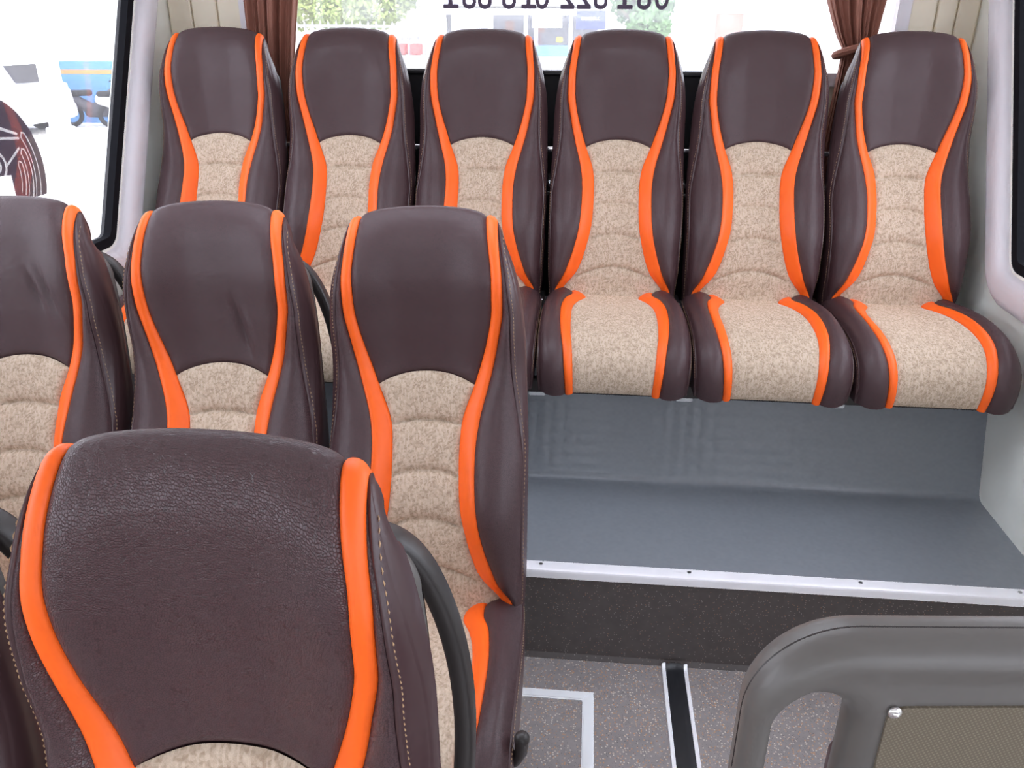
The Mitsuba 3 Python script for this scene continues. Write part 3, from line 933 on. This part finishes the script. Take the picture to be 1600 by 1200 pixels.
# ------------------------------------------------------------------ window decal on the rear left side window
k = thing('window_decal', 'dark round wheel-like decal with white curved lines on the left side window', 'decal')
DX = XL - .0235
def dec(pts, h=.0006):
    return to_x(prism(sg.Polygon(pts), h), DX - h)
def arc_pts(cy, cz, ry, rz, a0, a1, n=24):
    return [(cy + ry * math.cos(math.radians(a)), cz + rz * math.sin(math.radians(a))) for a in np.linspace(a0, a1, n)]
cyd, czd = 1.735, 1.075
outer = sg.Polygon(arc_pts(cyd, czd, .172, .178, -180, 180, 90)).intersection(sg.box(1.50, 1.012, 1.95, 1.30))
cut = sg.Polygon([(1.66, 1.012), (1.785, 1.012), (1.785, 1.075), (1.66, 1.085)])
lines = []
for r0, th in ((.150, .0035), (.134, .003), (.124, .0035), (.108, .003), (.098, .0035), (.084, .003)):
    ring = sg.LineString(arc_pts(cyd, czd, r0, r0 * 1.03, -30, {.150: 33, .134: 33, .124: 22, .108: 22, .098: 12, .084: 12}[r0], 30)).buffer(th / 2)
    lines.append(ring)
for r0, r1, aa in ((.150, .134, 33), (.124, .108, 22), (.098, .084, 12)):
    p0, p1 = arc_pts(cyd, czd, r0, r0 * 1.03, aa, aa, 1)[0], arc_pts(cyd, czd, r1, r1 * 1.03, aa, aa, 1)[0]
    mid = ((p0[0] + p1[0]) / 2 - .002, (p0[1] + p1[1]) / 2 + .006)
    lines.append(sg.LineString([p0, mid, p1]).buffer(.0017))
lines.append(sg.LineString([(1.70, 1.165), (1.838, 1.150)]).buffer(.003)); lines.append(sg.LineString([(1.72, 1.20), (1.835, 1.160)]).buffer(.0035))
lines.append(sg.LineString([(1.775, 1.095), (1.832, 1.128)]).buffer(.003))
ring = sg.Point(1.745, 1.10).buffer(.034).difference(sg.Point(1.745, 1.10).buffer(.027))
ring = ring.union(sg.Point(1.745, 1.10).buffer(.016).difference(sg.Point(1.745, 1.10).buffer(.010)))
white = shapely.union_all(lines + [ring]).intersection(outer)
dark = outer.difference(cut).difference(white)
put('disc', mikit.ply(to_x(prism(dark, .0006), DX - .0006), 'decal_dark'), k)
put('line_art', mikit.ply(to_x(prism(white.difference(cut), .0006), DX - .0006), 'decal_white'), k, label='white curved lines')

# ------------------------------------------------------------------ outside
GZ = -.9
put('ground', mikit.ply(box(-60, 60, -40, 80, GZ - .2, GZ), 'out_ground'), label='pale sunlit concrete yard outside the bus', kind='structure')

# painted yard wall seen through the left window, square to the view there
A = np.array([-11.2, 19.6]); dirw = np.array([.996, .089]); nw = np.array([-.089, .996])
def wall_frame(m, z0=0):
    """x along the wall, y thickness away, z up -> world"""
    v = m.vertices; o = m.copy()
    o.vertices = np.stack([A[0] + dirw[0] * v[:, 0] + nw[0] * v[:, 1], A[1] + dirw[1] * v[:, 0] + nw[1] * v[:, 1], v[:, 2]], 1)
    return o
k = thing('yard_building', 'cream wall with blue painted dado and an orange stripe across the yard', 'building')
put('wall', mikit.ply(wall_frame(box(-14, 9, 0, .3, GZ, 6)), 'out_cream'), k)
put('dado', mikit.ply(wall_frame(box(-14, 9, -.03, 0.0, GZ, .20)), 'out_blue'), k, label='blue painted lower wall')
put('stripe', mikit.ply(wall_frame(box(-14, 9, -.035, 0.0, .20, .30)), 'out_orange'), k, label='orange stripe')
put('upper_stripe', mikit.ply(wall_frame(box(-14, 9, -.032, 0.0, .30, .48)), 'out_blue'), k, label='blue upper stripe')
for x in np.arange(-12, 9, 2.1):
    put('pilaster', mikit.ply(wall_frame(box(x, x + .10, -.06, 0, .48, 6)), 'out_cream'), k)
k = thing('carport_post', 'white square post standing in the yard in front of the parked car', 'post')
pp = np.array([-10.35, 15.8])
put('shaft', mikit.ply(box(pp[0] - .15, pp[0] + .15, pp[1] - .15, pp[1] + .15, GZ, 5, .02), 'out_white'), k)
put('plinth', mikit.ply(box(pp[0] - .2, pp[0] + .2, pp[1] - .2, pp[1] + .2, GZ, GZ + .35, .02), 'out_white'), k)

# parked car
k = thing('car', 'white hatchback parked in the yard beyond the left window', 'car')
def carf(m, heading=178.0, at=(-13.6, 17.6)):
    o = m.copy(); o.apply_transform(trimesh.transformations.rotation_matrix(math.radians(heading), (0, 0, 1))); o.apply_translation((at[0], at[1], GZ)); return o
prof = [(-1.95, .25), (-2.0, .55), (-1.96, .85), (-1.80, 1.02), (-1.50, 1.40), (-1.25, 1.52), (.1, 1.54), (.55, 1.42), (1.15, 1.0), (1.9, .86), (2.05, .65), (2.05, .3), (1.9, .22)]
body = sg.Polygon(prof).difference(sg.Point(-1.22, .30).buffer(.36)).difference(sg.Point(1.25, .30).buffer(.36))
lay = []
bm = prism(body, 1.66); v = bm.vertices; bm.vertices = np.stack([v[:, 0], v[:, 2] - .83, v[:, 1]], 1)
bm = bm.subdivide_to_size(.25)
v = bm.vertices; tuck = 1 - .20 * smst(.9, 1.5, v[:, 2]); bm.vertices = np.stack([v[:, 0], v[:, 1] * tuck, v[:, 2]], 1); bm.fix_normals()
put('body', mikit.ply(carf(bm), 'car_white', 35), k)
for sy in (-1, 1):
    for poly in ([(-1.45, 1.02), (-1.32, 1.36), (-.95, 1.42), (-.95, 1.02)], [(-.88, 1.02), (-.88, 1.43), (-.1, 1.45), (-.1, 1.02)], [(-.03, 1.02), (-.03, 1.45), (.45, 1.36), (.95, 1.02)]):
        w = []
        for (a, b) in poly:
            w.append((a, sy * (.83 * (1 - .20 * smst(.9, 1.5, np.array(b))) + .006), b))
        w = np.array(w); w2 = w - [0, sy * .02, 0]
        hull = trimesh.convex.convex_hull(np.vstack([w, w2]))
        put('side_window', mikit.ply(carf(hull), 'car_glass'), k)
rg = trimesh.convex.convex_hull(np.array([(-1.79, y * .64, 1.05) for y in (-1, 1)] + [(-1.53, y * .56, 1.38) for y in (-1, 1)] + [(-1.75, y * .64, 1.05) for y in (-1, 1)] + [(-1.49, y * .56, 1.38) for y in (-1, 1)]) + [-.02, 0, .015])
put('rear_window', mikit.ply(carf(rg), 'car_glass'), k)
fg = trimesh.convex.convex_hull(np.array([(1.12, y * .66, 1.04) for y in (-1, 1)] + [(.60, y * .58, 1.40) for y in (-1, 1)] + [(1.08, y * .66, 1.0) for y in (-1, 1)] + [(.56, y * .58, 1.36) for y in (-1, 1)]) + [.02, 0, .01])
put('windscreen', mikit.ply(carf(fg), 'car_glass'), k)
put('bumper', mikit.ply(carf(rounded_box(-2.08, -1.90, -.82, .82, .28, .58, .07)), 'car_white', 40), k)
pln = put('number_plate', mikit.ply(carf(box(-2.10, -2.07, -.24, .24, .46, .60, .004)), 'out_grey'), k)
put('plate_face', mikit.ply(carf(box(-2.108, -2.10, -.21, .21, .485, .58)), 'out_pale'), pln)
for sy in (-1, 1):
    put('tail_lamp', mikit.ply(carf(rounded_box(-1.97, -1.80, sy * .70 - .08, sy * .70 + .08, .78, 1.0, .04)), 'out_pale', 40), k)
for cx in (-1.22, 1.25):
    for sy in (-1, 1):
        wh = put('wheel', mikit.ply(carf(cyl((cx, sy * .62, .30), (cx, sy * .80, .30), .30, 28)), 'tyre', 40), k)
        put('hub', mikit.ply(carf(cyl((cx, sy * .79, .30), (cx, sy * .812, .30), .18, 20)), 'white_metal', 40), wh)

# motor scooters by the blue wall
def scooter(name, label, at, heading, body, group=None):
    k = thing(name, label, 'scooter', group)
    def fr(m):
        o = m.copy(); o.apply_transform(trimesh.transformations.rotation_matrix(math.radians(heading), (0, 0, 1))); o.apply_translation((at[0], at[1], GZ)); return o
    for cx in (-.60, .62):
        t = trimesh.creation.torus(.22, .05, 24, 8); t.apply_transform(trimesh.transformations.rotation_matrix(math.pi / 2, (1, 0, 0))); t.apply_translation((cx, 0, .27))
        put('wheel', mikit.ply(fr(t), 'tyre', True), k)
    bd = m3.Manifold.batch_hull([m3.Manifold.sphere(r, 16).translate(c) for r, c in ((.12, (-.75, 0, .62)), (.15, (-.45, 0, .55)), (.12, (-.15, 0, .40)))]) + m3.Manifold.batch_hull([m3.Manifold.sphere(r, 16).translate(c) for r, c in ((.10, (-.2, 0, .30)), (.10, (.35, 0, .30)), (.13, (.42, 0, .75)), (.08, (.5, 0, .55)))])
    mm = bd.to_mesh(); put('body', mikit.ply(fr(trimesh.Trimesh(mm.vert_properties[:, :3], mm.tri_verts)), body, 40), k)
    put('saddle', mikit.ply(fr(rounded_box(-.80, -.08, -.13, .13, .68, .80, .05)), 'tyre', 40), k)
    put('fork', mikit.ply(fr(cyl((.62, 0, .27), (.42, 0, .98), .03, 10)), 'steel', 40), k)
    put('handlebar', mikit.ply(fr(tube([(.36, -.33, 1.0), (.42, -.1, 1.0), (.42, .1, 1.0), (.36, .33, 1.0)], .018, 8)), 'tyre', 40), k)
scooter('scooter', 'dark scooter parked by the blue wall behind the car', (-11.35, 18.9), 25, 'out_dark')
scooter('scooter', 'white scooter parked by the blue wall near the window edge', (-10.35, 18.8), 20, 'out_white')

# behind the bus: low wall, fence, shop, trees, white house
SY = 14.0
def sx(px): return -.779 + (px - 850) * .0101
def sz(py): return 1.469 - (py - 25) * .00927
k = thing('low_wall', 'pale low boundary wall behind the bus', 'wall')
put('wall', mikit.ply(box(-5.9, 1.6, SY - 1.6, SY - 1.4, GZ, .86, .01), 'out_pale'), k)
put('coping', mikit.ply(box(-5.9, 1.6, SY - 1.66, SY - 1.34, .86, .93, .015), 'out_white'), k)
k = thing('shop', 'open roadside shop with white awning and dark interior behind the bus', 'shop')
put('back_wall', mikit.ply(box(sx(660), sx(935), SY + 2.2, SY + 2.4, GZ, 2.6), 'out_grey'), k)
put('awning', mikit.ply(box(sx(655), sx(938), SY - .3, SY + 2.4, sz(23), sz(13), .01), 'out_white'), k)
put('roof', mikit.ply(trimesh.convex.convex_hull(np.array([(x, y, z) for x in (sx(655), sx(938)) for y, z in ((SY - .3, 1.60), (SY + 2.4, 2.3), (SY - .3, 1.64), (SY + 2.4, 2.36))])), 'out_grey'), k)
for px in (664, 822, 838, 892):
    put('post', mikit.ply(box(sx(px) - .03, sx(px) + .03, SY - .05, SY + .02, GZ, sz(22)), 'out_pale'), k)
put('counter', mikit.ply(box(sx(836), sx(890), SY - .25, SY + .2, GZ, sz(71), .01), 'out_blue'), k, label='pale blue counter')
for i in range(9):
    x = sx(700) + i * .17
    put('goods', mikit.ply(rounded_box(x, x + .13, SY + .6, SY + .75, .72 + .25 * (i % 3), .90 + .25 * (i % 3), .02), ('out_red', 'out_navy', 'out_brown')[i % 3]), k)
put('goods', mikit.ply(rounded_box(sx(870), sx(880), SY - .1, SY + .02, sz(66), sz(57), .02), 'out_yellow'), k, label='yellow box')
def banner(label, px0, px1, py0, py1, m, text=None, tm=None, th=.06, ty=.5, y=SY - .33):
    k = thing('banner', label, 'banner')
    put('sheet', mikit.ply(box(sx(px0), sx(px1), y, y + .012, sz(py1), sz(py0)), m), k)
    if text:
        t = meshkit.text_mesh(text, th, .004, bold=True); t.apply_scale(((sx(px1) - sx(px0)) * .62 / (t.bounds[1][0] - t.bounds[0][0]), 1, 1))
        v = t.vertices; w = trimesh.Trimesh(np.stack([sx(px0) + (sx(px1) - sx(px0)) * .17 + v[:, 0], y - .001 - v[:, 2], sz(py0 + (py1 - py0) * ty) + v[:, 1]], 1), t.faces, process=False); w.fix_normals()
        put('lettering', mikit.ply(w, tm), k)
banner('pale grey banner with faint lettering hanging under the awning', 709, 774, 18, 52, 'out_pale', 'KERAPA', 'out_white', .05, .45)
banner('white banner hanging right of the awning post', 834, 880, 18, 43, 'out_white')
banner('dark blue banner with pale lettering near the right end of the shop', 901, 945, 17, 45, 'out_navy', 'DUNHILL', 'out_white', .045, .5)
k = thing('fence', 'grey railing with pickets in front of the shop yard', 'fence')
for z in (sz(42), sz(60)):
    put('rail', mikit.ply(box(-6.5, sx(705), SY - .62, SY - .59, z - .02, z + .02), 'out_grey'), k)
for i in range(34):
    x = -6.45 + i * .125
    put('picket', mikit.ply(cat(box(x, x + .025, SY - .635, SY - .61, GZ, sz(38)), trimesh.convex.convex_hull(np.array([(x, SY - .635, sz(38)), (x + .025, SY - .635, sz(38)), (x, SY - .61, sz(38)), (x + .025, SY - .61, sz(38)), (x + .0125, SY - .62, sz(33))]))), 'out_grey'), k)
for i, px in enumerate((646, 668, 624)):
    k = thing('crate', ('red crate behind the low wall, directly left of the third rear seat', 'red crate behind the low wall, partly hidden by the third rear seat', 'red crate behind the low wall, directly right of the second rear seat')[i], 'crate')
    x = sx(px); bx = cat(box(x - .05, x + .05, SY - 1.1, SY - 1.0, GZ, .93), )
    wall_ = [box(x - .07, x + .07, SY - 1.17, SY - 1.155, .93, 1.08, .003), box(x - .07, x + .07, SY - .945, SY - .93, .93, 1.08, .003), box(x - .07, x - .058, SY - 1.16, SY - .94, .93, 1.08, .003), box(x + .058, x + .07, SY - 1.16, SY - .94, .93, 1.08, .003)]
    put('side', mikit.ply(cat(*wall_), 'out_red'), k); put('stand', mikit.ply(bx, 'out_dark'), k)


def tree(label, base, height_, crown, n, m, seed, leaf=.09):
    r = np.random.default_rng(seed)
    k = thing('tree', label, 'tree')
    x, y = base
    tr = [tube([(x, y, GZ), (x + .1, y, GZ + height_ * .35), (x - .05, y, GZ + height_ * .6), (x, y, GZ + height_ * .85)], [.16, .13, .10, .05], 10)]
    for _ in range(9):
        c = crown[r.integers(len(crown))]; s = np.array([x, y, GZ + height_ * r.uniform(.4, .7)]); e = np.array(c[:3]) + r.normal(0, .2, 3)
        tr.append(tube([s, (s + e) / 2 + [0, 0, .1], e], [.05, .035, .012], 7))
    put('trunk', mikit.ply(cat(*tr), 'bark', 40), k)
    C = np.array(crown); i = r.integers(len(C), size=n)
    d = r.normal(size=(n, 3)); d /= np.linalg.norm(d, axis=1, keepdims=True)
    pos = C[i, :3] + d * (C[i, 3] * r.uniform(.35, 1, n) ** .5)[:, None] * [1, 1, .75]
    a = r.normal(size=(n, 3)); a /= np.linalg.norm(a, axis=1, keepdims=True)
    b = np.cross(a, r.normal(size=(n, 3))); b /= np.linalg.norm(b, axis=1, keepdims=True)
    L_ = leaf * r.uniform(.6, 1.3, n)[:, None]; w = .38 * L_
    V = np.stack([pos - a * L_ / 2, pos + b * w, pos + a * L_ / 2, pos - b * w], 1)
    V[:, 1] += np.cross(a, b) * L_ * .12; V[:, 3] += np.cross(a, b) * L_ * .12
    f = np.arange(n)[:, None] * 4 + np.array([[0, 1, 2], [0, 2, 3]]).reshape(1, 6)
    put('foliage', mikit.ply((V.reshape(-1, 3), f.reshape(-1, 3)), m), k, kind='stuff')


tree('bushy yellow-green tree spreading over the fence behind the rear window', (-4.4, 15.4), 4.0,
     [(-5.6, 15.2, 2.2, .9), (-4.8, 15.0, 2.1, .9), (-3.9, 15.0, 2.1, .8), (-4.5, 15.6, 2.9, 1.1), (-5.0, 14.8, 1.62, .55), (-4.2, 14.6, 1.55, .5), (-3.6, 14.8, 1.62, .5), (-3.3, 15.0, 1.9, .5)], 9000, 'leaf_yellow', 3)
tree('green tree standing at the right end of the shop', (.80, 15.1), 3.2,
     [(.68, 15.0, 1.65, .42), (1.0, 15.0, 1.75, .42), (.8, 15.1, 2.3, .5), (.62, 14.9, 2.0, .42), (.9, 14.7, 1.35, .38)], 4500, 'leaf_green', 8)
k = thing('house', 'white rendered house with a brown door to the right of the shop', 'house')
put('wall', mikit.ply(box(1.55, 9, SY + .6, SY + 4, GZ, 5), 'out_white'), k)
dx0, dx1 = 1.95, 2.38
put('door', mikit.ply(box(dx0, dx1, SY + .55, SY + .6, GZ, 1.52, .005), 'out_brown'), k, label='faded brown door')
put('door_frame', mikit.ply(cat(box(dx0 - .05, dx0, SY + .53, SY + .6, GZ, 1.57), box(dx1, dx1 + .05, SY + .53, SY + .6, GZ, 1.57), box(dx0 - .05, dx1 + .05, SY + .53, SY + .6, 1.52, 1.57)), 'out_white'), k)
put('eave', mikit.ply(box(1.4, 9, SY + .1, SY + .6, 1.95, 2.1), 'out_pale'), k)
put('pipe', mikit.ply(cyl((1.25, SY - .3, GZ), (1.25, SY - .3, 4), .04), 'out_pale', 40), k)
